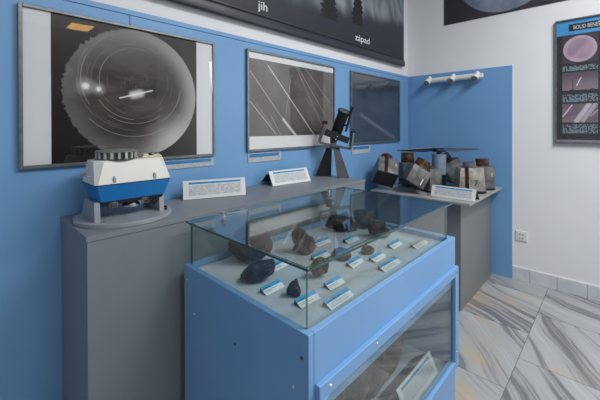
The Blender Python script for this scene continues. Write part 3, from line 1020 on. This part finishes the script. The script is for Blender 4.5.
for y, z, dk in ((1.291, .821, 0), (1.231, .701, 0), (.951, .705, 1), (.635, .808, 1), (.67, .709, 0)):
    bm = NB(); cyl(bm, (CX0, y, z), (CX0-.002, y, z), .0055, .004, seg=12); obj('screw', bm, M_dgrey if dk else M_chrome, dc)


# ------------------------------------------------------------------ meteorites
def mk_rock(name, a, b, rgh=.5, sc=14):
    M = Mat(name, rgh, spec=.4)
    n = M.noise(scale=sc, detail=5, rough=.65)
    c = M.mix(n.step(.40, .62), a, b)
    c = M.mix(M.noise(scale=sc*4, detail=4, rough=.7).step(.55, .72)*.5, c, '8a8078')
    M.col(c)
    M.bump(M.noise(scale=sc*3.5, detail=6, rough=.7), .9, .010)
    return M.m


R_brown = mk_rock('rusty_iron_stone', '140f0d', '54402f', .5)
R_dark = mk_rock('fusion_crust', '0c0c0e', '3a3330', .5)
R_red = mk_rock('reddish_stone', '221713', '6c4f42', .6)
R_slate = mk_rock('slate_black_stone', '090b0c', '33393b', .42)


def rock_mesh(seed, size, cuts=9, lump=.22, sub=5, bot=-.75, peak=0, lobe=None):
    rnd = random.Random(seed)
    bm = NB()
    bmesh.ops.create_icosphere(bm, subdivisions=sub, radius=1)
    planes = []
    for _ in range(cuts):
        v = Vector((rnd.gauss(0, 1), rnd.gauss(0, 1), rnd.gauss(0, .8))).normalized()
        planes.append((v, rnd.uniform(.62, .88)))
    off = Vector((rnd.uniform(-50, 50),)*3)
    for v in bm.verts:
        p = v.co.copy()
        p *= 1 + lump*noise.noise(p*1.3+off) + lump*.35*noise.noise(p*3.3+off)
        for n, d in planes:
            e = p.dot(n)-d
            if e > 0: p -= n*e*.97
        p *= 1 + .07*noise.noise(p*5+off) + .035*noise.noise(p*12+off)
        if lobe:
            q_ = (p-Vector(lobe[:3])).length
            p += (p-Vector((0, 0, -.3))).normalized()*lobe[3]*math.exp(-(q_/.55)**2)
            p -= p.normalized()*.22*math.exp(-((q_-1.0)/.25)**2)
        if p.z < bot: p.z = bot+(p.z-bot)*.1
        v.co = p
    if peak:
        for v in bm.verts:
            k = 1-peak*max(0, (v.co.z+.75)/1.6)
            v.co.x *= k
            v.co.y *= k
    mn = [min(v.co[i] for v in bm.verts) for i in range(3)]
    mx = [max(v.co[i] for v in bm.verts) for i in range(3)]
    for v in bm.verts:
        v.co = Vector([((v.co[i]-mn[i])/(mx[i]-mn[i])-(.5 if i < 2 else 0))*size[i] for i in range(3)])
    return bm


TZ = .858


def rock(label, pos, size, rz, seed, mat, tilt=(0, 0), z=TZ, **kw):
    bm = rock_mesh(seed, size, **kw)
    M = Matrix.Rotation(rz, 4, 'Z') @ Matrix.Rotation(tilt[0], 4, 'X') @ Matrix.Rotation(tilt[1], 4, 'Y')
    for v in bm.verts: v.co = M @ v.co
    lo = min(v.co.z for v in bm.verts)
    for v in bm.verts: v.co.z -= lo
    o = obj('meteorite', bm, mat, loc=(*pos, z+.0003), smooth=True)
    return tag(o, label, 'meteorite', 'meteorites in the display case')


A_ = ang_cam
rock('largest dark rounded meteorite at the left back of the glass case', (.930, 1.160), (.19, .14, .15), A_, 3, R_dark, (0, -.35), cuts=6, lump=.15)
rock('flat slate-black angular meteorite in front of the largest one', (.815, .992), (.145, .085, .066), A_+PI, 12, R_slate, (.1, .30), cuts=14)
rock('tiny black pyramid-shaped meteorite nearest the front glass edge', (.826, .825), (.054, .045, .060), A_, 21, R_slate, (0, .22), cuts=12, peak=.8)
rock('knobbly reddish-brown meteorite between the largest one and the long black one', (1.145, 1.072), (.112, .09, .118), A_, 33, R_red, (0, 0), cuts=5, lump=.2, lobe=(-.45, -.1, .75, .55))
rock('brown rounded meteorite under the front corner of the glass lid', (1.012, .838), (.088, .06, .068), A_, 41, R_red, (.1, -.5), cuts=7, lump=.12)
rock('small flattish dark meteorite in the middle of the tray', (1.205, .895), (.092, .07, .055), A_, 52, R_brown, cuts=8)
rock('long black elongated meteorite lying along the back of the tray', (1.535, 1.145), (.19, .10, .085), A_, 60, R_dark, (0, .1), cuts=9, lump=.3)
rock('small oval brown pebble meteorite near the long front glass', (1.345, .845), (.063, .045, .038), A_, 77, R_brown, cuts=5, lump=.1)
rock('dark meteorite in the far back right corner of the tray', (1.665, 1.09), (.145, .10, .10), A_, 88, R_dark, (0, .25), cuts=8, lump=.3)
rock('purplish-brown meteorite leaning in front of the far corner one', (1.585, .93), (.125, .09, .09), A_, 94, R_red, (0, .1), cuts=8, lump=.3)

# ------------------------------------------------------------------ little specimen labels
def specimen(label, x, y, w_, ang, blue=True, rows=False):
    """(x, y): middle of the card's front foot"""
    t = thing('specimen_label', label, 'label', (x, y, TZ), (0, 0, math.radians(ang)), 'small folded labels on the tray')
    dp, hh = .033, .018
    a_ = math.atan2(hh, dp)
    sl = math.hypot(dp, hh)
    bm = NB()
    b2(bm, (-w_/2, 0, -.001), (w_/2, sl, 0))
    f = obj('card', bm, M_white, t, (0, 0, .002), (a_, 0, 0), smooth=False)
    bm = NB(); b2(bm, (-w_/2, 0, .001), (w_/2, .0008, hh*.98)); obj('back_flap', bm, M_dgrey, t, (0, dp+.0005, 0), (.0, 0, 0), smooth=False)
    bm = NB(); b2(bm, (-w_/2, sl*.60, 0), (w_/2, sl, .0006)); obj('header_band', bm, M_cyan if blue else M_slab, f, smooth=False)
    bm = NB()
    rnd = random.Random(int(x*1000))
    if w_ > .12:
        b2(bm, (-w_*.46, sl*.66, .0006), (w_*.12, sl*.76, .0009))
        for k in range(4): b2(bm, (-w_*.44, sl*(.46-.11*k), 0), (w_*rnd.uniform(.2, .44), sl*(.49-.11*k), .0004))
    else:
        b2(bm, (-w_*.46, sl*.66, .0006), (-w_*.08, sl*.76, .0009))
        for k in range(2): b2(bm, (-w_*.44, sl*(.40-.14*k), 0), (w_*rnd.uniform(-.1, .2), sl*(.44-.14*k), .0004))
    obj('printed_lines', bm, M_ink if blue else M_dgrey, f, smooth=False)
    return t


for lab, x, y, w_, a, bl in (
        ('blue and white label right of the flat slate-black meteorite', .806, .891, .092, 2, 1),
        ('blue and white label right of the tiny pyramid meteorite, at the glass corner', .831, .742, .094, -2, 1),
        ('blue and white label just right of the brown meteorite under the lid corner', .989, .749, .088, -1, 1),
        ('wide blue and white label nearest the front corner, full of text lines', .910, .668, .132, 1, 1),
        ('blue and white label right of the small flattish middle meteorite', 1.206, .802, .096, 3, 1),
        ('blue and white label right of the small oval pebble meteorite', 1.320, .760, .096, 0, 1),
        ('wide blue and white label by the long front glass, beyond the pebble', 1.285, .683, .136, -1, 1),
        ('blue and white label in front of the purplish-brown meteorite', 1.524, .783, .100, -1, 1),
        ('plain white label without blue band at the far right of the tray', 1.616, .699, .130, -1, 0),
        ('blue and white label behind and right of the knobbly reddish meteorite', 1.301, 1.068, .108, -1, 1),
        ('blue and white label in front of the knobbly reddish meteorite', 1.158, .957, .100, 1, 1),
        ('blue and white label in front of the long black meteorite', 1.436, .984, .100, -1, 1),
        ('blue and white label right of the largest meteorite, under the lid edge', .965, 1.018, .104, 4, 1),
        ('small blue and white label beside the far back right corner meteorite', 1.712, .945, .085, 0, 1)):
    specimen(lab, x, y, w_, a, bl)

# ------------------------------------------------------------------ lower compartment
rock('big brown meteorite standing inside the lower window of the case', (1.275, .905), (.80, .34, .42), -.16, 105, mk_rock('big_brown_stone', '33281f', '6a5545', .55, 7), (0, -.1), z=.218, cuts=5, lump=.10, sub=5, bot=-.6)
t = board('white text board with dark blue strip inside the lower window', (1.505, .648), 0, .35, .088, .045, .218)
